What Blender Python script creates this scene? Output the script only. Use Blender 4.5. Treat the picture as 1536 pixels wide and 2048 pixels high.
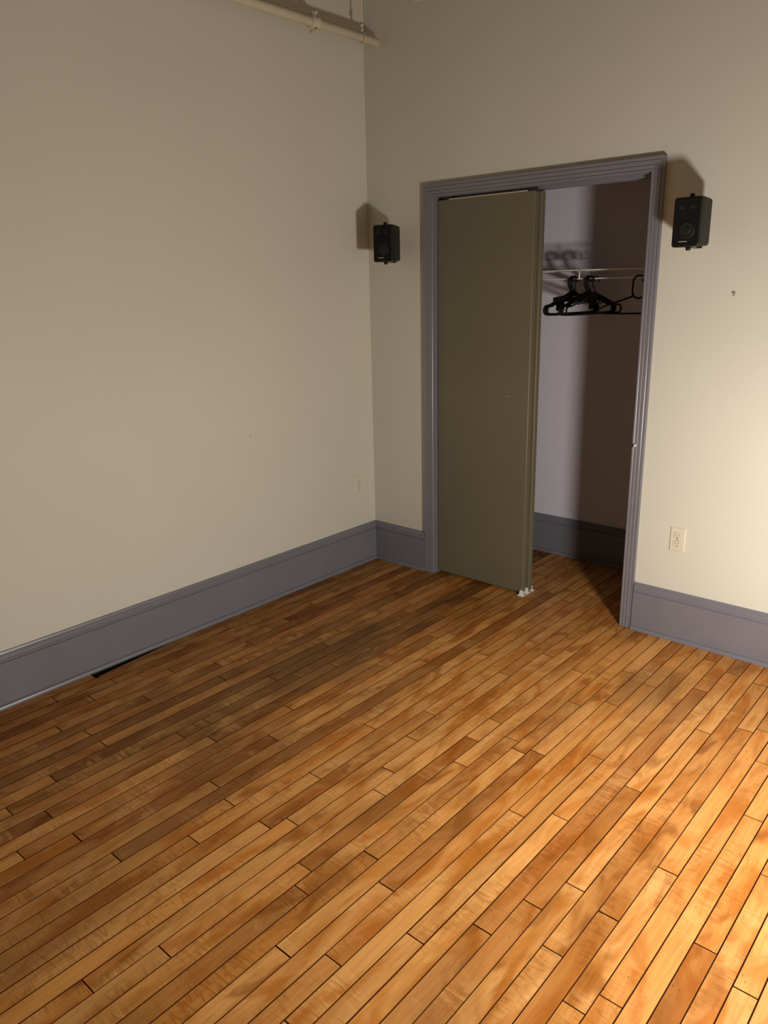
import bpy, math, random
from mathutils import Vector, Matrix
for o in list(bpy.data.objects): bpy.data.objects.remove(o)
S = bpy.context.scene
COL = S.collection
rnd = random.Random(7)

# ---------------------------------------------------------------- camera, light, exposure
cam_d = bpy.data.cameras.new('camera')
cam_d.sensor_fit = 'VERTICAL'; cam_d.sensor_height = 36.0
cam_d.lens = 1527.9 / 2048 * 36.0
cam_d.clip_start = 0.02
cam = bpy.data.objects.new('camera', cam_d); COL.objects.link(cam)
CAM_X = Vector((0.75321273, 0.65743739, -0.0211341))
CAM_Y = Vector((-0.17129315, 0.22706555, 0.95869698))
CAM_Z = Vector((0.63508207, -0.71848264, 0.28364318))
CAM_P = Vector((3.04069803, -3.35821264, 1.62706189))
m = Matrix((CAM_X, CAM_Y, CAM_Z)).transposed().to_4x4(); m.translation = CAM_P
cam.matrix_world = m
S.camera = cam

LAMP_P = Vector((2.93, -1.47, 0.77))
LAMP_COLOR = (1.0, 0.91, 0.81)
LAMP_WATTS = 137.0
w = bpy.data.worlds.new('world'); S.world = w; w.use_nodes = True
w.node_tree.nodes['Background'].inputs[0].default_value = (0.01, 0.01, 0.01, 1)
w.node_tree.nodes['Background'].inputs[1].default_value = 0.0
S.view_settings.view_transform = 'Standard'; S.view_settings.look = 'None'
S.view_settings.gamma = 1.0; S.view_settings.use_curve_mapping = False
S.view_settings.exposure = 0.0

# the lamp's glowing bulb: a soft round source low on the right
ld = bpy.data.lights.new('lamp_bulb_light', 'POINT'); ld.energy = LAMP_WATTS; ld.color = LAMP_COLOR
ld.shadow_soft_size = 0.10
lo = bpy.data.objects.new('lamp_bulb_light', ld); COL.objects.link(lo); lo.location = LAMP_P
# luminous distribution of the fitting: even round the sides and upwards, shielded towards the floor
ld.use_nodes = True
_n = ld.node_tree.nodes; _l = ld.node_tree.links
_e = _n['Emission']; _t = _n.new('ShaderNodeTexCoord'); _s = _n.new('ShaderNodeSeparateXYZ'); _r = _n.new('ShaderNodeValToRGB')
_m = _n.new('ShaderNodeMapRange'); _m.inputs[1].default_value = -1; _m.inputs[2].default_value = 1
_l.new(_t.outputs['Normal'], _s.inputs[0]); _l.new(_s.outputs['Z'], _m.inputs[0]); _l.new(_m.outputs[0], _r.inputs[0]); _l.new(_r.outputs[0], _e.inputs['Strength'])
for _p, _v in ((0.0, .40), (.076, .50), (.18, .76), (.30, .98), (.40, 1.0), (.55, 1.0), (.68, .91), (.85, .82)):      # position = (z + 1) / 2
    _k = _r.color_ramp.elements.new(_p); _k.color = (_v, _v, _v, 1)
_r.color_ramp.elements.remove(_r.color_ramp.elements[0]); _r.color_ramp.elements[-1].color = (.8, .8, .8, 1)

# ---------------------------------------------------------------- helpers
class MB:
    def __init__(s): s.v = []; s.f = []; s.mi = []; s.sm = []
    def add(s, vs, fs, mi=0, smooth=False):
        b = len(s.v); s.v += [tuple(v) for v in vs]
        for f in fs: s.f.append(tuple(b + i for i in f)); s.mi.append(mi); s.sm.append(smooth)
    def box(s, a, b, mi=0):
        x0, y0, z0 = a; x1, y1, z1 = b
        s.add([(x0,y0,z0),(x1,y0,z0),(x1,y1,z0),(x0,y1,z0),(x0,y0,z1),(x1,y0,z1),(x1,y1,z1),(x0,y1,z1)],
              [(3,2,1,0),(4,5,6,7),(0,1,5,4),(1,2,6,5),(2,3,7,6),(3,0,4,7)], mi)
    def bbox(s, a, b, c, mi=0):
        """box with chamfered edges (c) on every side"""
        x0, y0, z0 = a; x1, y1, z1 = b
        import itertools
        pts = []
        for sx in (0, 1):
            for sy in (0, 1):
                for sz in (0, 1):
                    X = (x0, x1)[sx]; Y = (y0, y1)[sy]; Z = (z0, z1)[sz]
                    dx = c if sx == 0 else -c; dy = c if sy == 0 else -c; dz = c if sz == 0 else -c
                    pts += [(X, Y + dy, Z + dz), (X + dx, Y, Z + dz), (X + dx, Y + dy, Z)]
        I = lambda sx, sy, sz, k: (sx * 4 + sy * 2 + sz) * 3 + k
        F = []
        for e in (0, 1):
            q = [(0,0),(1,0),(1,1),(0,1)]
            r = lambda L: L if e else L[::-1]
            F.append(r([I(e,u,v,0) for u, v in q]))
            F.append(r([I(v,e,u,1) for u, v in q]))
            F.append(r([I(u,v,e,2) for u, v in q]))
        for u in (0, 1):
            for v in (0, 1):
                a_ = [I(u,v,0,0), I(u,v,0,1), I(u,v,1,1), I(u,v,1,0)]
                b_ = [I(u,0,v,0), I(u,0,v,2), I(u,1,v,2), I(u,1,v,0)]
                c_ = [I(0,u,v,1), I(0,u,v,2), I(1,u,v,2), I(1,u,v,1)]
                F += [a_ if u == v else a_[::-1], b_ if u != v else b_[::-1], c_ if u == v else c_[::-1]]
        for sx in (0, 1):
            for sy in (0, 1):
                for sz in (0, 1):
                    t = [I(sx,sy,sz,0), I(sx,sy,sz,1), I(sx,sy,sz,2)]
                    F.append(t if (sx + sy + sz) % 2 else t[::-1])
        s.add(pts, F, mi)
    def tube(s, path, r, n=8, closed=False, mi=0):
        P = [Vector(p) for p in path]; N = len(P); base = len(s.v)
        ref = None
        rr = r if isinstance(r, (list, tuple)) else [r] * N
        for i in range(N):
            if closed: t = (P[(i+1) % N] - P[i-1])
            else: t = P[min(i+1, N-1)] - P[max(i-1, 0)]
            t.normalize()
            if ref is None:
                ref = Vector((0,1,0)) if abs(t.y) < .8 else Vector((0,0,1))
            u = (ref - t * ref.dot(t)).normalized(); ref = u; v = t.cross(u)
            for k in range(n):
                a = 2 * math.pi * k / n
                s.v.append(tuple(P[i] + (u * math.cos(a) + v * math.sin(a)) * rr[i]))
        for i in range(N if closed else N - 1):
            j = (i + 1) % N
            for k in range(n):
                l = (k + 1) % n
                s.f.append((base+i*n+k, base+i*n+l, base+j*n+l, base+j*n+k)); s.mi.append(mi); s.sm.append(True)
        if not closed:
            s.f.append(tuple(base + k for k in range(n))[::-1]); s.mi.append(mi); s.sm.append(False)
            s.f.append(tuple(base + (N-1)*n + k for k in range(n))); s.mi.append(mi); s.sm.append(False)
    def lathe(s, prof, n=24, mi=0, axis='Z', org=(0,0,0), smooth=True):
        base = len(s.v); O = Vector(org)
        for r, h in prof:
            for k in range(n):
                a = 2*math.pi*k/n; c, d = r*math.cos(a), r*math.sin(a)
                p = {'Z': (c, d, h), 'Y': (d, h, c), 'X': (h, c, d)}[axis]
                s.v.append(tuple(O + Vector(p)))
        for i in range(len(prof)-1):
            for k in range(n):
                l = (k+1) % n
                s.f.append((base+i*n+k, base+i*n+l, base+(i+1)*n+l, base+(i+1)*n+k)); s.mi.append(mi); s.sm.append(smooth)
        s.f.append(tuple(base+k for k in range(n))[::-1]); s.mi.append(mi); s.sm.append(False)
        e = base+(len(prof)-1)*n
        s.f.append(tuple(e+k for k in range(n))); s.mi.append(mi); s.sm.append(False)
    def sweep(s, prof, ends):
        """extrude closed profile [(d,z)...] between two lists of points produced by ends[0](d,z), ends[1](d,z)"""
        n = len(prof); A = [ends[0](*p) for p in prof]; B = [ends[1](*p) for p in prof]
        s.add(A + B, [(i, (i+1) % n, n+(i+1) % n, n+i) for i in range(n)] + [tuple(range(n))[::-1], tuple(range(n, 2*n))])
    def build(s, name, mats, parent=None, kind=None, label=None, cat=None, group=None, fix=True):
        me = bpy.data.meshes.new(name); me.from_pydata(s.v, [], s.f)
        if not isinstance(mats, (list, tuple)): mats = [mats]
        for mt in mats: me.materials.append(mt)
        me.polygons.foreach_set('material_index', s.mi); me.polygons.foreach_set('use_smooth', s.sm)
        me.update()
        if fix:
            import bmesh
            bm = bmesh.new(); bm.from_mesh(me); bmesh.ops.recalc_face_normals(bm, faces=bm.faces); bm.to_mesh(me); bm.free()
        o = bpy.data.objects.new(name, me); COL.objects.link(o)
        if parent: o.parent = parent
        return tag(o, label, cat, group, kind)

def tag(o, label=None, cat=None, group=None, kind=None):
    if label: o['label'] = label
    if cat: o['category'] = cat
    if group: o['group'] = group
    if kind: o['kind'] = kind
    return o
def thing(name, loc, label, cat, group=None, rz=0.0):
    o = bpy.data.objects.new(name, None); COL.objects.link(o); o.location = loc; o.rotation_euler = (0, 0, rz)
    o.empty_display_size = .05
    return tag(o, label, cat, group)
def copy_tree(o, parent=None):
    c = o.copy(); COL.objects.link(c); c.parent = parent
    for ch in list(o.children): copy_tree(ch, c)
    return c

# ---------------------------------------------------------------- materials
def mat(name, rgb, rough=.5, metal=0.0, spec=.5, bump=0.0, bscale=80, mottle=0.0, mscale=3.0, coat=0.0):
    mt = bpy.data.materials.new(name); mt.use_nodes = True; nt = mt.node_tree; N = nt.nodes; L = nt.links
    b = N['Principled BSDF']; b.inputs['Base Color'].default_value = (*rgb, 1); b.inputs['Roughness'].default_value = rough
    b.inputs['Metallic'].default_value = metal; b.inputs['Specular IOR Level'].default_value = spec
    b.inputs['Coat Weight'].default_value = coat
    geo = N.new('ShaderNodeTexCoord')
    if mottle > 0:
        t = N.new('ShaderNodeTexNoise'); t.inputs['Scale'].default_value = mscale; t.inputs['Detail'].default_value = 5
        L.new(geo.outputs['Object'], t.inputs['Vector'])
        mr = N.new('ShaderNodeMapRange'); mr.inputs[1].default_value = .3; mr.inputs[2].default_value = .7
        mr.inputs[3].default_value = 1 - mottle; mr.inputs[4].default_value = 1 + mottle * .4
        L.new(t.outputs['Fac'], mr.inputs[0])
        mx = N.new('ShaderNodeVectorMath'); mx.operation = 'SCALE'; mx.inputs[0].default_value = rgb
        L.new(mr.outputs[0], mx.inputs['Scale']); L.new(mx.outputs[0], b.inputs['Base Color'])
    if bump > 0:
        t = N.new('ShaderNodeTexNoise'); t.inputs['Scale'].default_value = bscale; t.inputs['Detail'].default_value = 3
        L.new(geo.outputs['Object'], t.inputs['Vector'])
        bp = N.new('ShaderNodeBump'); bp.inputs['Strength'].default_value = bump; bp.inputs['Distance'].default_value = .002
        L.new(t.outputs['Fac'], bp.inputs['Height']); L.new(bp.outputs[0], b.inputs['Normal'])
    return mt
M_WALL = mat('wall_paint', (.645, .640, .572), .55, spec=.3, bump=.12, bscale=160, mottle=.03, mscale=1.5)
M_CEIL = mat('ceiling_boards', (.10, .07, .045), .7, spec=.2)
M_BRICK = mat('far_wall_paint', (.50, .53, .43), .7, spec=.2)
M_CLOSET = mat('closet_paint', (.73, .73, .84), .6, spec=.3, bump=.1, bscale=140)
M_TRIM = mat('grey_trim_paint', (.188, .188, .225), .32, spec=.5, bump=.05, bscale=60, mottle=.06, mscale=6)
M_DOOR = mat('olive_door_paint', (.150, .136, .088), .45, spec=.4, bump=.06, bscale=120, mottle=.07, mscale=2.5)
M_DOOREDGE = mat('door_edge_paint', (.42, .38, .28), .5)
M_WHITEPL = mat('white_plastic', (.78, .76, .72), .35)
M_IVORY = mat('ivory_plastic', (.68, .65, .55), .4)
M_SLOT = mat('slot_dark', (.03, .025, .02), .6)
M_BLACK = mat('black_plastic', (.008, .008, .007), .5, spec=.35, bump=.1, bscale=400)
M_BLACKH = mat('hanger_plastic', (.004, .004, .004), .6, spec=.2)
M_GRILLE = mat('black_mesh', (.005, .005, .005), .6, spec=.2, bump=.7, bscale=900)
M_CONE = mat('speaker_cone', (.014, .014, .013), .5, spec=.3)
M_BADGE = mat('badge_silver', (.42, .42, .40), .35, metal=.4)
M_WIRE = mat('white_vinyl_wire', (.86, .84, .82), .4)
M_STEEL = mat('steel', (.5, .49, .47), .3, metal=1.0)
M_TRACK = mat('dark_track', (.02, .018, .016), .5)
M_PIPE = mat('pipe_paint', (.60, .555, .44), .5, mottle=.08, mscale=14)
M_SUB = mat('subfloor', (.010, .006, .004), .9)
M_SEAM = mat('seam_grime', (.055, .016, .004), .8, spec=.05)

def wood(name, use_obj):
    mt = bpy.data.materials.new(name); mt.use_nodes = True; nt = mt.node_tree; N = nt.nodes; L = nt.links
    b = N['Principled BSDF']
    tc = N.new('ShaderNodeTexCoord'); oi = N.new('ShaderNodeObjectInfo'); ge = N.new('ShaderNodeNewGeometry')
    rid = oi.outputs['Random'] if use_obj else ge.outputs['Random Per Island']
    def math_(op, a, bb=None, c=None):
        n = N.new('ShaderNodeMath'); n.operation = op
        for i, x in enumerate((a, bb, c)):
            if x is None: continue
            if isinstance(x, (int, float)): n.inputs[i].default_value = x
            else: L.new(x, n.inputs[i])
        return n.outputs[0]
    def vmap(scale, seed):
        off = N.new('ShaderNodeCombineXYZ')
        L.new(math_('MULTIPLY', rid, 37.0 + seed), off.inputs[0]); L.new(math_('MULTIPLY', rid, 91.0 + seed), off.inputs[1])
        off.inputs[2].default_value = seed
        ad = N.new('ShaderNodeVectorMath'); ad.operation = 'MULTIPLY_ADD'
        L.new(tc.outputs['Object'], ad.inputs[0]); ad.inputs[1].default_value = scale; L.new(off.outputs[0], ad.inputs[2])
        return ad.outputs[0]
    def noise(vec, sc, det=3, dist=0.0, rough=.5):
        n = N.new('ShaderNodeTexNoise'); n.inputs['Scale'].default_value = sc; n.inputs['Detail'].default_value = det
        n.inputs['Distortion'].default_value = dist; n.inputs['Roughness'].default_value = rough
        L.new(vec, n.inputs['Vector']); return n.outputs['Fac']
    def rng(v, a, bb, c=0.0, d=1.0):
        n = N.new('ShaderNodeMapRange'); n.interpolation_type = 'SMOOTHSTEP'
        for i, x in enumerate((a, bb, c, d)): n.inputs[i+1].default_value = x
        L.new(v, n.inputs[0]); return n.outputs[0]
    def mix(f, a, bb, mode='MIX'):
        n = N.new('ShaderNodeMix'); n.data_type = 'RGBA'; n.blend_type = mode
        if isinstance(f, (int, float)): n.inputs[0].default_value = f
        else: L.new(f, n.inputs[0])
        for sock, x in ((n.inputs[6], a), (n.inputs[7], bb)):
            if isinstance(x, tuple): sock.default_value = (*x, 1)
            else: L.new(x, sock)
        return n.outputs[2]
    HONEY = (.66, .338, .108); AMBER = (.46, .168, .028); UMBER = (.23, .070, .009)
    blotch = noise(vmap((9, 2.6, 1), 1.0), 1.0, 4, 1.2, .55)
    c = mix(rng(blotch, .40, .68), HONEY, AMBER)
    cloud = noise(vmap((13, 4.2, 1), 5.0), 1.0, 3, 1.0, .5)
    heavy = rng(math_('FRACT', math_('MULTIPLY', rid, 53.7)), .05, .95, .10, 1.0)      # some boards clear, some heavily figured
    c = mix(math_('MULTIPLY', math_('MULTIPLY', rng(cloud, .47, .70), .78), heavy), c, UMBER)
    # long fine grain
    grain = noise(vmap((170, 5.5, 1), 2.0), 1.0, 3, .3)
    c = mix(math_('MULTIPLY', rng(grain, .42, .75), .28), c, AMBER)
    # curly figure: wavy bands across the board, only in parts of some boards
    curl = noise(vmap((11, 46, 1), 3.0), 1.0, 3, 1.8)
    mask = rng(noise(vmap((5, 1.7, 1), 9.0), 1.0, 2, .8), .50, .66)
    cm = math_('MULTIPLY', mask, rng(curl, .44, .64))
    c = mix(math_('MULTIPLY', cm, .40), c, UMBER)
    # cathedral rings
    wv = N.new('ShaderNodeTexWave'); wv.wave_type = 'BANDS'; wv.bands_direction = 'X'
    wv.inputs['Scale'].default_value = 1.0; wv.inputs['Distortion'].default_value = 9.0; wv.inputs['Detail'].default_value = 2.0
    wv.inputs['Detail Scale'].default_value = 1.2
    L.new(vmap((16, 3.2, 1), 4.0), wv.inputs['Vector'])
    c = mix(math_('MULTIPLY', rng(wv.outputs['Fac'], .55, .98), .20), c, AMBER)
    # mineral flecks
    vo = N.new('ShaderNodeTexVoronoi'); vo.inputs['Scale'].default_value = 1.0
    L.new(vmap((60, 16, 1), 6.0), vo.inputs['Vector'])
    fl = math_('MULTIPLY', rng(vo.outputs['Distance'], .02, .13, 1.0, 0.0), rng(noise(vmap((8, 3, 1), 8.0), 1.0, 2), .52, .62))
    c = mix(math_('MULTIPLY', fl, .65), c, (.09, .035, .010))
    # board tone
    if use_obj:
        tone = oi.outputs['Color']
    else:
        cr = N.new('ShaderNodeValToRGB'); cr.color_ramp.elements[0].color = (.62, .55, .48, 1); cr.color_ramp.elements[1].color = (1.08, 1.05, 1, 1)
        L.new(ge.outputs['Random Per Island'], cr.inputs[0]); tone = cr.outputs[0]
    c = mix(1.0, c, tone, 'MULTIPLY')
    # old worn finish: greyish-brown traffic stain lying over several boards
    p = ge.outputs['Position']
    sm = N.new('ShaderNodeVectorMath'); sm.operation = 'MULTIPLY'; sm.inputs[1].default_value = (3.2, 1.3, 0); L.new(p, sm.inputs[0])
    st = noise(sm.outputs[0], 1.0, 4, .6)
    c = mix(math_('MULTIPLY', rng(st, .50, .72), .45), c, (.14, .075, .022))
    # two big blackened patches where water once stood
    wob = noise(p, 4.0, 4, .5)
    for (sx_, sy_, rx_, ry_, amt) in ((.72, -1.22, .30, .62, .45), (1.02, -1.95, .20, .36, .38)):
        q = N.new('ShaderNodeVectorMath'); q.operation = 'SUBTRACT'; L.new(p, q.inputs[0]); q.inputs[1].default_value = (sx_, sy_, 0)
        q2 = N.new('ShaderNodeVectorMath'); q2.operation = 'MULTIPLY'; L.new(q.outputs[0], q2.inputs[0]); q2.inputs[1].default_value = (1/rx_, 1/ry_, 0)
        ln = N.new('ShaderNodeVectorMath'); ln.operation = 'LENGTH'; L.new(q2.outputs[0], ln.inputs[0])
        dd = math_('ADD', ln.outputs['Value'], math_('MULTIPLY', math_('SUBTRACT', wob, .5), 1.6))
        c = mix(math_('MULTIPLY', rng(dd, .55, 1.1, 1.0, 0.0), amt), c, (.12, .060, .014))
    L.new(c, b.inputs['Base Color'])
    rf = noise(vmap((12, 12, 1), 7.0), 1.0, 3)
    L.new(rng(rf, .3, .7, .30, .48), b.inputs['Roughness'])
    b.inputs['Specular IOR Level'].default_value = .13
    bp = N.new('ShaderNodeBump'); bp.inputs['Strength'].default_value = .35; bp.inputs['Distance'].default_value = .0012
    rip = noise(vmap((7, 30, 1), 11.0), 1.0, 2, 1.2)
    rmask = rng(noise(vmap((6, 4.2, 1), 13.0), 1.0, 2, .5), .56, .68)
    rp = math_('MULTIPLY', rng(rip, .42, .58), rmask)
    c2 = mix(math_('MULTIPLY', rp, .30), c, (.72, .42, .16))
    L.new(c2, b.inputs['Base Color'])
    hh = math_('ADD', math_('MULTIPLY', rp, 2.2), math_('ADD', math_('MULTIPLY', cm, .9), math_('ADD', math_('MULTIPLY', grain, .10), math_('MULTIPLY', cloud, 1.1))))
    L.new(hh, bp.inputs['Height']); L.new(bp.outputs[0], b.inputs['Normal'])
    return mt
M_WOOD = wood('maple_board', True)
M_WOODF = wood('maple_board_field', False)

# ---------------------------------------------------------------- room shell
RX, RY, RZ = 5.6, -5.8, 3.6          # right wall, wall behind the camera, ceiling
OX0, OX1, OZ = .450, 1.626, 2.078     # rough opening of the closet
CY = .74                              # closet back wall
def shell(name, parts, mt, label):
    k = MB()
    for a, b in parts: k.box(a, b)
    return k.build(name, mt, kind='structure', label=label, fix=False)
fl = shell('floor', [((-.3, RY-.2, -.06), (RX+.2, 1.0, -.016))], M_SUB, 'strip floor of narrow orange maple boards')
shell('wall_left', [((-.12, RY, -.016), (0, CY+.1, RZ))], M_WALL, 'plain cream wall on the left')
shell('wall_back', [((0, 0, -.016), (OX0, .11, RZ)), ((OX1, 0, -.016), (RX, .11, RZ)), ((OX0, 0, OZ), (OX1, .11, RZ))], M_WALL,
      'cream back wall with the closet doorway in it')
shell('wall_right', [((RX, RY, -.016), (RX+.12, .11, RZ))], M_BRICK, 'darker wall out of view on the right')
shell('wall_front', [((-.12, RY-.12, -.016), (RX+.12, RY, RZ))], M_BRICK, 'darker wall behind the camera')
shell('ceiling', [((-.12, RY-.12, RZ), (RX+.12, CY+.1, RZ+.1))], M_CEIL, 'dark boarded ceiling above the picture')
shell('wall_closet_back', [((.0, CY, -.016), (2.2, CY+.1, RZ))], M_CLOSET, 'pale lavender white back wall inside the closet')
shell('wall_closet_left', [((.0, .11, -.016), (.06, CY, RZ))], M_CLOSET, 'left side wall inside the closet')
shell('wall_closet_right', [((2.1, .11, -.016), (2.2, CY, RZ))], M_CLOSET, 'right side wall inside the closet')

# baseboards: (depth from wall, height)
BP = [(0, 0), (.031, 0), (.031, .008), (.0285, .0135), (.0245, .0170), (.0205, .0180), (.0190, .0190), (.0205, .0205), (.0205, .194), (.0145, .1965), (.0145, .2005),
      (.0225, .203), (.0225, .2075), (.0185, .211), (.0175, .224), (.0125, .230), (.0105, .238), (0, .238)]
def base(name, e0, e1, label):
    k = MB(); k.sweep(BP, (e0, e1)); return k.build(name, M_TRIM, kind='structure', label=label)
base('baseboard_left', lambda d, z: (d, -d, z), lambda d, z: (d, RY, z), 'tall grey baseboard along the left wall')
base('baseboard_back_left', lambda d, z: (d, -d, z), lambda d, z: (.4025, -d, z), 'short grey baseboard between corner and closet casing')
base('baseboard_back_right', lambda d, z: (1.6765, -d, z), lambda d, z: (RX, -d, z), 'tall grey baseboard right of the closet')
base('baseboard_closet', lambda d, z: (.06, CY-d, z), lambda d, z: (2.1, CY-d, z), 'dark grey baseboard inside the closet')

# casing of the closet doorway: reeded profile (u outward from the opening, d proud of the wall), mitred
CP = [(0, 0), (0, .013), (.003, .016), (.009, .016), (.012, .0138), (.016, .0165), (.025, .0175), (.028, .0150), (.032, .0175),
      (.043, .019), (.0465, .0165), (.050, .0195), (.058, .0205), (.058, 0)]
XL, XR, ZH = .4625, 1.6145, 2.061
def casing(name, e0, e1, label):
    k = MB(); k.sweep(CP, (e0, e1)); return k.build(name, M_TRIM, kind='structure', label=label)
casing('trim_1', lambda u, d: (XL-u, -d, 0), lambda u, d: (XL-u, -d, ZH+u), 'grey reeded casing on the left of the closet')
casing('trim_2', lambda u, d: (XL-u, -d, ZH+u), lambda u, d: (XR+u, -d, ZH+u), 'grey reeded head casing over the closet')
rc = casing('trim_3', lambda u, d: (XR+u, -d, 0), lambda u, d: (XR+u, -d, ZH+u), 'grey reeded casing on the right of the closet')
k = MB(); k.lathe([(.0065, 0), (.0065, -.003), (.0045, -.005)], 12, axis='Y', org=(XR+.017, -.0165, .902))
cb = k.build('catch_button', mat('bright_catch', (.74, .72, .68), .3), rc, label='small bright catch button')
k = MB(); k.box((XR+.001, -.0195, .8945), (XR+.010, -.012, .9095)); k.build('catch_slot', M_SLOT, rc, label='dark slot beside the catch button')
k = MB(); k.box((.450, .0, 0), (.4685, .112, 2.078)); k.build('trim_4', M_TRIM, kind='structure', label='grey left jamb of the closet doorway')
k = MB(); k.box((1.608, .0, 0), (1.626, .112, 2.078)); k.build('trim_5', M_TRIM, kind='structure', label='grey right jamb of the closet doorway')
k = MB(); k.box((.4685, .0, 2.067), (1.608, .112, 2.085)); k.build('trim_6', M_TRIM, kind='structure', label='grey head jamb of the closet doorway')
k = MB()
for y in (.012, .052, .056, .098): k.box((.470, y, 2.047 if y > .02 else 2.057), (1.606, y+.003, 2.067))
k.box((.470, .012, 2.0655), (1.606, .101, 2.067))
k.build('trim_7', M_TRIM, kind='structure', label='painted twin track for the sliding doors')

# sliding closet doors, both pushed to the left
def door(name, x0, x1, y0, y1, label, front):
    d = MB(); d.bbox((x0, y0, .012), (x1, y1, 2.043), .0022)
    o = d.build(name, M_DOOR, kind='structure', label=label)
    return o
d1 = door('door_1', .4705, 1.046, .0175, .0515, 'front olive green flat sliding closet door', True)
d2 = door('door_2', .489, 1.0585, .0605, .0945, 'rear olive sliding closet door mostly hidden', False)
k = MB(); k.box((.545, .0168, 2.0405), (1.005, .019, 2.0465)); k.build('top_edge', M_DOOREDGE, d1, label='pale unpainted top edge')
for x in (.535, 1.035):
    k = MB(); k.bbox((x-.022, .0225, 2.036), (x+.022, .026, 2.062), .001); k.lathe([(.010, 0), (.010, .008)], 14, axis='Y', org=(x, .0262, 2.056))
    k.build('roller_hanger', M_TRACK, d1, label='black roller hanger plate')
# small sunk finger pull, its rim chipped bright
k = MB(); k.lathe([(.0125, .0002), (.0125, -.0006), (.0105, -.0012), (.0095, -.0006), (.0060, -.0004), (.0015, -.0004)], 20, axis='Y', org=(.919, .0175, 1.069))
fp = k.build('finger_pull', M_DOOR, d1)
k = MB()
for cx, cz, a0, a1, r in ((.9155, 1.0705, 150, 300, .005), (.919, 1.069, -25, 25, .0122)):
    k.tube([(cx + r*math.cos(math.radians(a0+(a1-a0)*i/6)), .0168, cz + r*.7*math.sin(math.radians(a0+(a1-a0)*i/6))) for i in range(7)], .0016, 6)
k.build('chipped_rim', M_DOOREDGE, fp, label='pale chipped bits of the pull rim')

# ---------------------------------------------------------------- floor boards
PITCH, X0 = .0583, .0196
J = {0: [-1.942], 1: [-1.25], 2: [-1.908, -1.157], 3: [-2.042, -.777], 4: [-1.694, -1.002], 5: [-1.295, -.578], 6: [-1.897, -1.523, -.34], 7: [-2.188, -.971],
     8: [-1.592], 9: [-2.187, -.93], 10: [-2.411, -1.076, -.45], 11: [-1.452], 12: [-1.968, -.507], 13: [-1.20], 14: [-1.907, -.479, -.172], 15: [-1.572],
     16: [-2.507, -.691], 17: [-1.754, -.61], 18: [-2.069, -.914], 19: [-2.474, .138], 20: [-.967], 21: [-2.279, -1.467, -.692, .091],
     22: [-1.816, .231], 23: [-.441], 24: [-2.029, -1.426, -.787], 25: [-1.629], 26: [-.423], 27: [-1.287, -1.129], 28: [-1.443, -.57],
     29: [-1.979], 30: [-1.244, -.82], 31: [-2.044], 32: [-2.315, -.73], 33: [-1.542, -.497], 34: [-2.131, -1.101], 35: [-1.471, -.112],
     36: [-1.995, -.401], 37: [-1.837, -1.191, -.181], 38: [-.70], 39: [-1.937, -.204], 40: [-1.742], 41: [-2.046, -1.483], 42: [-.768],
     43: [-1.091], 44: [-1.682], 45: [-1.325], 46: [-1.75], 47: [-1.46]}
Y1 = CY - .004
def proj(p):
    d = Vector(p) - CAM_P; z = -d.dot(CAM_Z)
    if z < .05: return None
    return (768 + 1527.9 * d.dot(CAM_X) / z, 1024 - 1527.9 * d.dot(CAM_Y) / z)
def in_view(x0, x1, y0, y1):
    for i in range(9):
        for x in (x0, x1):
            q = proj((x, y0 + (y1-y0)*i/8, 0))
            if q and -12 < q[0] < 1548 and -12 < q[1] < 2060: return True
    return False
PAL = [(1, 1, 1), (1.05, 1.04, 1.02), (.93, .90, .86), (.88, .80, .70), (1.02, .95, .82), (.80, .74, .68), (.97, .90, .80), (.72, .62, .52), (1.06, 1.06, 1.06)]
WTS = [5, 4, 4, 3, 4, 2, 3, 1.4, 3]
# boards whose tone the photograph shows plainly: (column, y on the board, tone)
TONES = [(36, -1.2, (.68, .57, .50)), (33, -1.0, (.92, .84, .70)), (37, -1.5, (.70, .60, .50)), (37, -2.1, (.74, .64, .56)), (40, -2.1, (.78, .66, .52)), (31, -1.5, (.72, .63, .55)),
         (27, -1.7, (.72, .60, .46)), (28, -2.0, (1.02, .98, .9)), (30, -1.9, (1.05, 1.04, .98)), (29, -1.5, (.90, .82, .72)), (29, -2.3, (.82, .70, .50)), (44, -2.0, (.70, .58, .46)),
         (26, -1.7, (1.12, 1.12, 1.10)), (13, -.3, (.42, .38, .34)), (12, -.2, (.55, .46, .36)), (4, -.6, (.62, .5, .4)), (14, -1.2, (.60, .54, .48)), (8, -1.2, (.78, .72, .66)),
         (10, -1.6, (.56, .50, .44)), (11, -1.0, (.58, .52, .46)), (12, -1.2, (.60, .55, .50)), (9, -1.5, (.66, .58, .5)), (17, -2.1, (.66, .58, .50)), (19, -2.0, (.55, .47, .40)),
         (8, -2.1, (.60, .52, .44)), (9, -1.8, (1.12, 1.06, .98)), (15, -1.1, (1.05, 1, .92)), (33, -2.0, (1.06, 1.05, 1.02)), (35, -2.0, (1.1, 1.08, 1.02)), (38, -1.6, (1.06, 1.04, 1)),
         (16, -1.3, (1.0, .95, .88)), (21, -2.6, (.9, .82, .7)), (20, -2.0, (1.0, .95, .85))]
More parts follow.
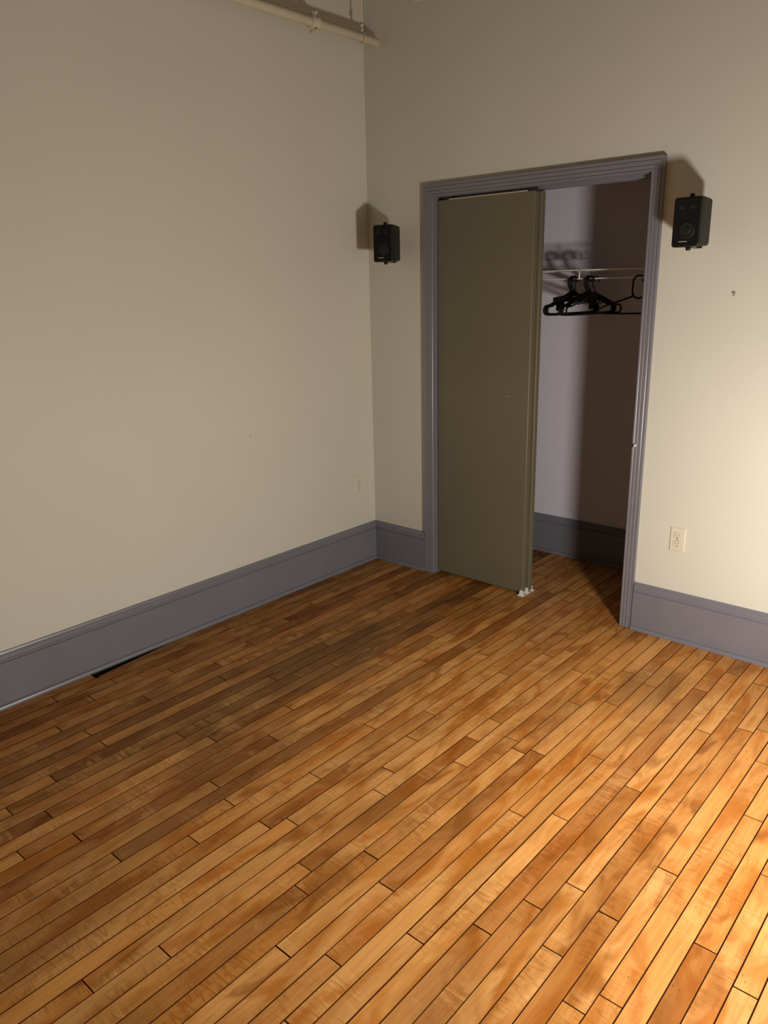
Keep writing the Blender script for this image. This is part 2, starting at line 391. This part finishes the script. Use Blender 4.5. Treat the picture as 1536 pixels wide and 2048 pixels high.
def plank_mesh(k, x0, x1, y0, y1, z, cut=None, c=.0011):
    """board with a grimy chamfer round its top; origin at its own centre"""
    out = [(x0, y0), (x1, y0), (x1, y1), (x0, y1)] if not cut else cut
    n = len(out); cx = sum(p[0] for p in out)/n; cy = sum(p[1] for p in out)/n
    ins = []
    for i in range(n):
        px, py = out[i]; ins.append((px + (c if px < cx else -c), py + (c if py < cy else -c)))
    vs = [(p[0], p[1], -.0155) for p in out] + [(p[0], p[1], z - .0014) for p in out] + [(p[0], p[1], z) for p in ins]
    k.add(vs, [(i, (i+1) % n, n+(i+1) % n, n+i) for i in range(n)], 1)
    k.add(vs, [(n+i, n+(i+1) % n, 2*n+(i+1) % n, 2*n+i) for i in range(n)], 1)
    k.add(vs, [tuple(range(2*n, 3*n))], 0)
field = MB(); nb = 0
ncol = int((RX - X0) / PITCH) + 1
for ci in range(ncol):
    xa = X0 + ci*PITCH; xb = min(xa + PITCH, RX)
    js = sorted(J.get(ci, [-1.9 + rnd.uniform(-.4, .4)]))
    y = js[-1]
    lim = Y1 if xa < 2.1 else .0
    while True:
        y += rnd.uniform(.75, 1.35)
        if y > lim - .2: break
        js.append(y)
    y = js[0]
    while True:
        y -= rnd.uniform(.75, 1.35)
        if y < RY + .2: break
        js.insert(0, y)
    ys = [RY] + js + [lim]
    for a, b in zip(ys[:-1], ys[1:]):
        if b - a < .01: continue
        g = .0004 + rnd.random()**3 * .0009; e = .0005 + rnd.random()**2 * .0007
        z = rnd.uniform(-.0005, .0002)
        vis = in_view(xa, xb, a, b)
        cut = None; r = (xa+g, xb-g, a+e, b-e)
        if ci == 0 and a > -1.95 and a < -1.5:       # the ripped board that leaves a dark wedge by the baseboard
            cut = [(xb-.004, a+.012), (xb-g, a+.012), (xb-g, b-e), (xa+g, b-e), (xa+g, -1.41)]
        if vis:
            k = MB(); cx, cy = (xa+xb)/2, (a+b)/2
            sub = lambda P: [(p[0]-cx, p[1]-cy) for p in P] if P else None
            plank_mesh(k, r[0]-cx, r[1]-cx, r[2]-cy, r[3]-cy, z, sub(cut))
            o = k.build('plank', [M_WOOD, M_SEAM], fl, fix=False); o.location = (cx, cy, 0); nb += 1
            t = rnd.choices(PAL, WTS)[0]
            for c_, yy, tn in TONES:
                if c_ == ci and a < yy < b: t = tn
            j = rnd.uniform(.94, 1.05) * (rnd.uniform(.56, .76) if ci < 9 else rnd.uniform(.66, .88) if ci < 14 else rnd.uniform(.82, 1.0) if ci < 17 else 1.0)   # board tone scaled darker in the columns nearest the left wall
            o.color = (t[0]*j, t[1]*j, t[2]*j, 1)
        else:
            plank_mesh(field, *r, z)
field.build('plank_field', [M_WOODF, M_SEAM], fl, kind='stuff', fix=False)
print('planks', nb)

# ---------------------------------------------------------------- floor guide of the sliding doors
g = thing('door_guide', (1.046, 0, 0), 'small white plastic floor guide with three prongs under the sliding door edges', 'guide')
k = MB(); k.bbox((-.018, -.008, 0), (.020, .118, .0035), .001); k.build('base_plate', M_WHITEPL, g)
for y in (.0025, .052, .0985):
    k = MB(); a, b = -.012, .013
    k.add([(a, y, .0035), (b, y, .0035), (b, y+.007, .0035), (a, y+.007, .0035),
           (a+.004, y, .032), (b-.004, y, .032), (b-.004, y+.007, .032), (a+.004, y+.007, .032)],
          [(3,2,1,0),(4,5,6,7),(0,1,5,4),(1,2,6,5),(2,3,7,6),(3,0,4,7)])
    k.box((a-.003, y-.003, .0035), (b+.003, y+.010, .0065))
    k.build('prong', M_WHITEPL, g)

# ---------------------------------------------------------------- power outlets
def outlet(loc, rz, label):
    t = thing('wall_outlet', loc, label, 'outlet', 'duplex wall outlets', rz)
    k = MB(); w_, h_ = .035, .057; d = .0055; b = .004
    k.add([(-w_, 0, -h_), (w_, 0, -h_), (w_, 0, h_), (-w_, 0, h_), (-w_, -.0025, -h_), (w_, -.0025, -h_), (w_, -.0025, h_), (-w_, -.0025, h_),
           (-w_+b, -d, -h_+b), (w_-b, -d, -h_+b), (w_-b, -d, h_-b), (-w_+b, -d, h_-b)],
          [(0,1,5,4),(1,2,6,5),(2,3,7,6),(3,0,4,7),(4,5,9,8),(5,6,10,9),(6,7,11,10),(7,4,8,11),(8,9,10,11)])
    k.build('cover_plate', M_IVORY, t)
    for s in (-1, 1):
        cz = s * .0195; k = MB(); n = 24; pr = []
        for i in range(n):
            a = 2*math.pi*i/n; x = .0168*math.cos(a); z = max(-.0135, min(.0135, .0168*math.sin(a))); pr.append((x, z))
        k.add([(x*1.04, -d, cz+z*1.04) for x, z in pr] + [(x, -d-.0022, cz+z) for x, z in pr],
              [(i, (i+1) % n, n+(i+1) % n, n+i) for i in range(n)] + [tuple(range(n, 2*n))])
        r = k.build('receptacle', M_IVORY, t)
        q = MB(); y = -d-.0022
        for x, hh in ((-.0063, .0042), (.0063, .0034)): q.box((x-.0010, y-.0003, cz+.0035-hh), (x+.0010, y+.002, cz+.0035+hh))
        q.lathe([(.0026, .002), (.0026, -.0003)], 10, axis='Y', org=(0, y, cz-.0082))
        q.build('slots', M_SLOT, r)
        # recessed ring round the receptacle
        rg = MB(); rg.tube([(x*1.10, -d, cz+z*1.10) for x, z in pr], .0007, 5, True); rg.build('rim', M_SEAMP, r)
    k = MB(); k.lathe([(.0032, 0), (.0032, -.0012), (.002, -.0018)], 12, axis='Y', org=(0, -d, 0)); k.build('screw', M_STEEL, t)
    return t
M_SEAMP = mat('outlet_rim', (.46, .41, .33), .6)
outlet((1.8575, 0, .4895), 0, 'ivory duplex outlet on the bright wall right of the closet')
outlet((0, -.141, .4865), math.pi/2, 'ivory duplex outlet on the left wall near the corner')

# ---------------------------------------------------------------- wall speakers
def make_speaker(loc, rz, wall_pt, label):
    W, H, D = .112, .184, .120
    t = thing('wall_speaker', loc, label, 'speaker', 'small black wall speakers', rz)
    k = MB()
    # cabinet: rounded front, slightly tapering to the back
    def ring(y, w_, h_, r, n=5):
        P = []
        for cx, cz, a0 in ((w_-r, h_-r, 0), (-w_+r, h_-r, 90), (-w_+r, -h_+r, 180), (w_-r, -h_+r, 270)):
            for i in range(n):
                a = math.radians(a0 + 90*i/(n-1)); P.append((cx + r*math.cos(a), y, cz + r*math.sin(a)))
        return P
    rings = [ring(.004, W/2-.004, H/2-.004, .009), ring(.007, W/2-.001, H/2-.001, .010), ring(.012, W/2, H/2, .010), ring(.034, W/2, H/2, .010), ring(D-.014, W/2-.005, H/2-.004, .012), ring(D, W/2-.016, H/2-.016, .014)]
    n = len(rings[0]); vs = sum(rings, []); fs = []
    for i in range(len(rings)-1):
        for j in range(n): fs.append((i*n+j, i*n+(j+1) % n, (i+1)*n+(j+1) % n, (i+1)*n+j))
    fs += [tuple(range(n)), tuple(range((len(rings)-1)*n, len(rings)*n))]
    k.add(vs, fs, 0, False); k.build('cabinet', M_BLACK, t)
    k = MB(); R0 = ring(.0045, W/2-.008, H/2-.008, .006); R1 = ring(.0, W/2-.0095, H/2-.0095, .006); R2 = ring(.0006, W/2-.014, H/2-.014, .006)
    vs = R0+R1+R2; fs = []
    for i in range(2):
        for j in range(n): fs.append((i*n+j, i*n+(j+1) % n, (i+1)*n+(j+1) % n, (i+1)*n+j))
    fs.append(tuple(range(2*n, 3*n))); k.add(vs, fs); gr = k.build('grille', M_GRILLE, t)
    # driver domes pressing up under the grille cloth
    for nm, x, z, r in (('tweeter', -.021, .054, .0105), ('tweeter', .021, .054, .0105), ('woofer', .006, -.030, .031)):
        k = MB(); pr = [(r, .001), (r, -.0006), (r*.86, -.0016), (r*.80, -.0004), (r*.45, -.0002), (r*.40, -.0014), (r*.2, -.0024)]
        k.lathe(pr, 24, axis='Y', org=(x, .0004, z)); k.build(nm, M_CONE, t)
    k = MB(); k.bbox((-.024, -.0018, -.0735), (.010, .001, -.0695), .0005); k.build('badge', M_BADGE, t, label='thin silver badge strip')
    # U bracket: plates over top and bottom with knobs, arm back to the wall
    for s in (1, -1):
        k = MB(); k.lathe([(.008, 0), (.0095, .002), (.0095, .010), (.007, .013)] if s > 0 else [(.008, 0), (.0095, -.002), (.0095, -.010), (.007, -.013)], 14, axis='Z', org=(.004, .030, s*(H/2-.0004)))
        k.build('knob', M_BLACK, t)
    inv = Matrix.Rotation(-rz, 4, 'Z') @ Matrix.Translation(-Vector(loc))
    wp = inv @ Vector(wall_pt)
    k = MB()
    for s in (1, -1):
        z0 = s*(H/2+.0005); z1 = s*(H/2+.003)
        k.box((-.007, .026, min(z0, z1)), (.015, D+.012, max(z0, z1)))
    k.box((-.007, D+.009, -H/2-.003), (.015, D+.012, H/2+.003)); k.build('bracket', M_BLACK, t)
    k = MB(); a = Vector((.004, D+.010, 0)); k.tube([a, a.lerp(wp, .5), wp], .009, 10)
    pl = Matrix.Rotation(-rz, 4, 'Z')
    k.build('wall_arm', M_BLACK, t)
    k = MB(); k.bbox((-.022, -.006, -.035), (.022, 0, .035), .0015)
    q = k.build('wall_plate', M_BLACK, t); q.matrix_parent_inverse = Matrix.Identity(4); q.location = wp; q.rotation_euler = (0, 0, -rz)
    return t
make_speaker((.269, -.19, 1.840), math.radians(14), (.185, 0, 1.84), 'small black wall speaker in the corner, left of the closet')
make_speaker((1.847, -.20, 1.8405), math.radians(-4), (1.825, 0, 1.84), 'small black wall speaker right of the closet doorway')

# ---------------------------------------------------------------- wire shelf in the closet
SX0, SX1, SY, SZ = .06, 2.1, .44, 1.685
sh = thing('wire_shelf', (1.05, CY, SZ), 'white wire closet shelf with a hanging rail along its front', 'shelf')
def part(name, k, mt, parent, org, **kw):
    o = k.build(name, mt, parent, **kw); return o
def off(p): return (p[0]-1.05, p[1]-CY, p[2]-SZ)
k = MB(); k.tube([off((SX0, SY, SZ)), off((SX1, SY, SZ))], .0034, 8); k.build('front_rail', M_WIRE, sh)
k = MB(); k.tube([off((SX0, SY-.004, SZ-.043)), off((SX1, SY-.004, SZ-.043))], .0034, 8); k.build('hanging_rail', M_WIRE, sh)
k = MB(); k.tube([off((SX0, CY-.006, SZ)), off((SX1, CY-.006, SZ))], .003, 8); k.build('back_rail', M_WIRE, sh)
k = MB(); k.tube([off((SX0, .58, SZ-.004)), off((SX1, .58, SZ-.004))], .0028, 8); k.build('middle_rail', M_WIRE, sh)
k = MB(); x = SX0 + .02
while x < SX1 - .01:
    k.tube([off((x, SY, SZ)), off((x, CY-.004, SZ))], .0012, 5); x += .0254
k.build('deck_wires', M_WIRE, sh, kind='stuff')
for x in (.46, 1.076, 1.425, 1.95):
    k = MB(); k.tube([off((x, SY-.002, SZ)), off((x, SY-.005, SZ-.043))], .0042 if x == 1.076 else .003, 8); k.build('rail_tie', M_WIRE, sh)
for x in (.30, 1.92):
    k = MB(); k.tube([off((x, SY, SZ-.002)), off((x, CY-.003, SZ-.30))], .005, 8); k.bbox(off((x-.008, CY-.006, SZ-.33)), off((x+.008, CY-.0005, SZ-.28)), .001)
    k.build('brace', M_WIRE, sh)

# ---------------------------------------------------------------- clothes hangers
RAIL_Z = SZ - .043 + .0034
def arc(cx, cz, r, a0, a1, n):
    return [(cx + r*math.cos(math.radians(a0+(a1-a0)*i/n)), 0, cz + r*math.sin(math.radians(a0+(a1-a0)*i/n))) for i in range(n+1)]
def shift(P, dx, dz): return [(p[0]+dx, p[1], p[2]+dz) for p in P]
def hook_path(r=.022, neck=.078, hx=-.016):
    # over the rail and down on the far side; the neck leaves on the left
    P = [(0, 0, -neck), (hx*.5, 0, -neck+.018), (-r, 0, -neck+.034), (-r, 0, -r)]
    P += arc(0, -r, r, 180, -10, 10)
    return P
def tubular(x, phi, label, tilt=0.0, half=.195, drop=.185, rt=.0055, jhooks=True):
    t = thing('clothes_hanger', (x, SY-.004, RAIL_Z + rt), label, 'hanger', 'black hangers in the closet', phi)
    t.rotation_euler = (0, tilt, phi)
    k = MB(); k.tube(hook_path(), rt, 8); k.build('hook', M_BLACKH, t)
    zs, ze = -.078, -.146; rb = .021
    L_ = [(0, 0, zs), (-.03, 0, zs-.010)]
    L_ += [(-half+.03, 0, ze+.006)]
    L_ += arc(-half+.012, ze-.016, rb, 115, 268, 8)
    bar = [(-half+.05, 0, -drop), (half-.05, 0, -drop)]
    R_ = [(-p[0], p[1], p[2]) for p in L_[::-1]]
    k = MB(); k.tube(L_ + bar + R_[:-1], [rt*1.1]*len(L_) + [rt]*2 + [rt*1.1]*(len(R_)-1), 8, True); k.build('frame', M_BLACKH, t)
    if jhooks:
        for s in (-1, 1):
            k = MB(); P = [(s*.075, 0, -.105), (s*.075, 0, -.128)] + [(s*(.075 + .009 - .009*math.cos(math.radians(a))), 0, -.128 - .009*math.sin(math.radians(a))) for a in (30, 70, 110, 150, 190)]
            k.tube(P, .0028, 6); k.build('strap_hook', M_BLACKH, t)
    return t
D = math.radians
tubular(1.034, D(78), 'black plastic tube hanger, leftmost on the closet rail', rt=.0066)
tubular(1.050, D(78), 'black plastic tube hanger hanging second from left on the rail', rt=.0066)
tubular(1.126, D(76), 'black plastic tube hanger, first to the right of the gap in the row', rt=.0066)
tubular(1.142, D(76), 'black plastic tube hanger close behind the one after the gap', rt=.0066)
tubular(1.170, D(73), 'black tube hanger with a thin neck, right end of the left bunch', 0, .190, .180, .0042, False)
# clip hanger: straight bar with two clips
def clip_hanger(x, phi, label):
    t = thing('clip_hanger', (x, SY-.004, RAIL_Z + .003), label, 'hanger', 'black hangers in the closet', phi)
    k = MB(); k.tube(hook_path(.018, .095), .0030, 8); k.build('hook', M_BLACKH, t)
    k = MB(); k.bbox((-.185, -.004, -.120), (.185, .004, -.095), .0015); k.tube([(-.15, 0, -.098), (-.03, 0, -.088), (.03, 0, -.088), (.15, 0, -.098)], .006, 8); k.build('bar', M_BLACKH, t)
    for s in (-1, 1):
        k = MB()
        for yy in (-.0055, .0055): k.bbox((s*.130-.024, yy-.0032, -.162), (s*.130+.024, yy+.0032, -.092), .0015)
        k.tube([(s*.130-.024, 0, -.105), (s*.130+.024, 0, -.105)], .006, 8)
        k.build('clip', M_BLACKH, t)
    return t
clip_hanger(1.070, D(78), 'black clip hanger with square clips among the left bunch')
# hanger turned face-on at the right with a long open loop for a hook
def loop_hanger(x, phi, label):
    t = thing('clothes_hanger', (x, SY-.004, RAIL_Z + .0045), label, 'hanger', 'black hangers in the closet', phi)
    r = .030
    P = [(.018, 0, -.020), (.026, 0, -.012)] + arc(0, -r, r, 30, 180, 8) + arc(0, -.078, r, 180, 375, 11)
    k = MB(); k.tube(P, .0046, 8); k.lathe([(.0035, 0), (.007, .002), (.007, .010), (.0035, .012)], 10, axis='X', org=(.012, 0, -.022)); k.build('hook', M_BLACKH, t)
    L_ = [(-.022, 0, -.096), (-.165, 0, -.158)] + arc(-.190, -.171, .018, 60, 250, 6)
    k = MB(); k.tube([(-.022, 0, -.096), (-.165, 0, -.146), (-.186, 0, -.158), (-.193, 0, -.168), (-.186, 0, -.178), (-.165, 0, -.181), (0, 0, -.181), (.165, 0, -.181), (.186, 0, -.178), (.193, 0, -.168), (.186, 0, -.158), (.165, 0, -.146), (.022, 0, -.096)], .0044, 8)
    k.build('frame', M_BLACKH, t)
    return t
loop_hanger(1.402, D(14), 'black hanger turned face-on by the right casing with an oval hook')

# ---------------------------------------------------------------- pipe near the ceiling
PX, PZ, PR = .126, 2.819, .0205
pp = thing('ceiling_pipe', (PX, -.03, PZ), 'pale painted sprinkler pipe hung along the left wall near the ceiling', 'pipe')
k = MB(); k.lathe([(PR-.003, 0), (PR, -.003), (PR, RY+.03)], 20, axis='Y'); k.build('pipe', M_PIPE, pp)
# grooved coupling with bolt ears
k = MB(); yc = -.452
k.lathe([(PR+.001, yc+.024), (PR+.009, yc+.024), (PR+.011, yc+.016), (PR+.006, yc+.008), (PR+.006, yc-.008), (PR+.011, yc-.016), (PR+.009, yc-.024), (PR+.001, yc-.024)], 20, axis='Y'); cp = k.build('coupling', M_PIPE, pp)
for s in (-1, 1):
    k = MB(); k.bbox((-.010, yc-.014, s*.034-.010), (.010, yc+.014, s*.034+.010), .003)
    k.build('coupling_ear', M_PIPE, cp)
    k = MB(); k.lathe([(.005, -.026), (.005, .026)], 8, axis='X', org=(0, yc, s*.036)); k.lathe([(.009, .010), (.009, .018)], 6, axis='X', org=(0, yc, s*.036)); k.lathe([(.008, -.020), (.008, -.012)], 8, axis='X', org=(0, yc, s*.036))
    k.build('coupling_bolt', M_PIPE, cp)
# ring hanger and threaded rod
for yh in (-.118, -1.9, -3.7, -5.5):
    k = MB(); k.tube([(math.sin(a)*(PR+.003), yh, math.cos(a)*(PR+.003)*1.0) for a in [i*2*math.pi/20 for i in range(20)]], .0035, 6, True)
    k.tube([(0, yh, PR+.004), (.004, yh, PR+.022), (-.004, yh, PR+.035), (0, yh, PR+.046)], .006, 8); k.lathe([(.011, PR+.030), (.011, PR+.042)], 6, org=(0, yh, 0)); k.build('ring_clamp', M_PIPE, pp)
    k = MB(); k.tube([(0, yh, PR+.04), (0, yh, RZ-PZ)], .005, 8); k.build('hanger_rod', M_PIPE, pp)
st = thing('sprinkler_head', (.447, -.10, 2.925), 'small pale round fitting at the top edge above the closet', 'sprinkler')
k = MB(); k.lathe([(.022, 0), (.024, .004), (.014, .007), (.010, .02), (.010, .06), (.016, .065), (.016, RZ-2.925)], 18); k.build('body', M_PIPE, st)

# ---------------------------------------------------------------- small marks on the walls
k = MB(); k.lathe([(.0035, 0), (.0035, -.004), (.006, -.005), (.006, -.008)], 10, axis='Y'); k.box((-.003, -.006, -.012), (.001, -.001, -.004))
o = k.build('wall_nail', mat('nail_grey', (.33, .31, .27), .5), label='small grey nail in the wall right of the right speaker', cat='nail'); o.location = (1.993, 0, 1.568)
k = MB(); k.lathe([(.0022, 0), (.0022, .0012), (.001, .0018)], 8, axis='X')
o = k.build('wall_pin', M_SLOT, label='tiny dark pin mark in the middle of the left wall', cat='pin'); o.location = (0, -.929, .911)
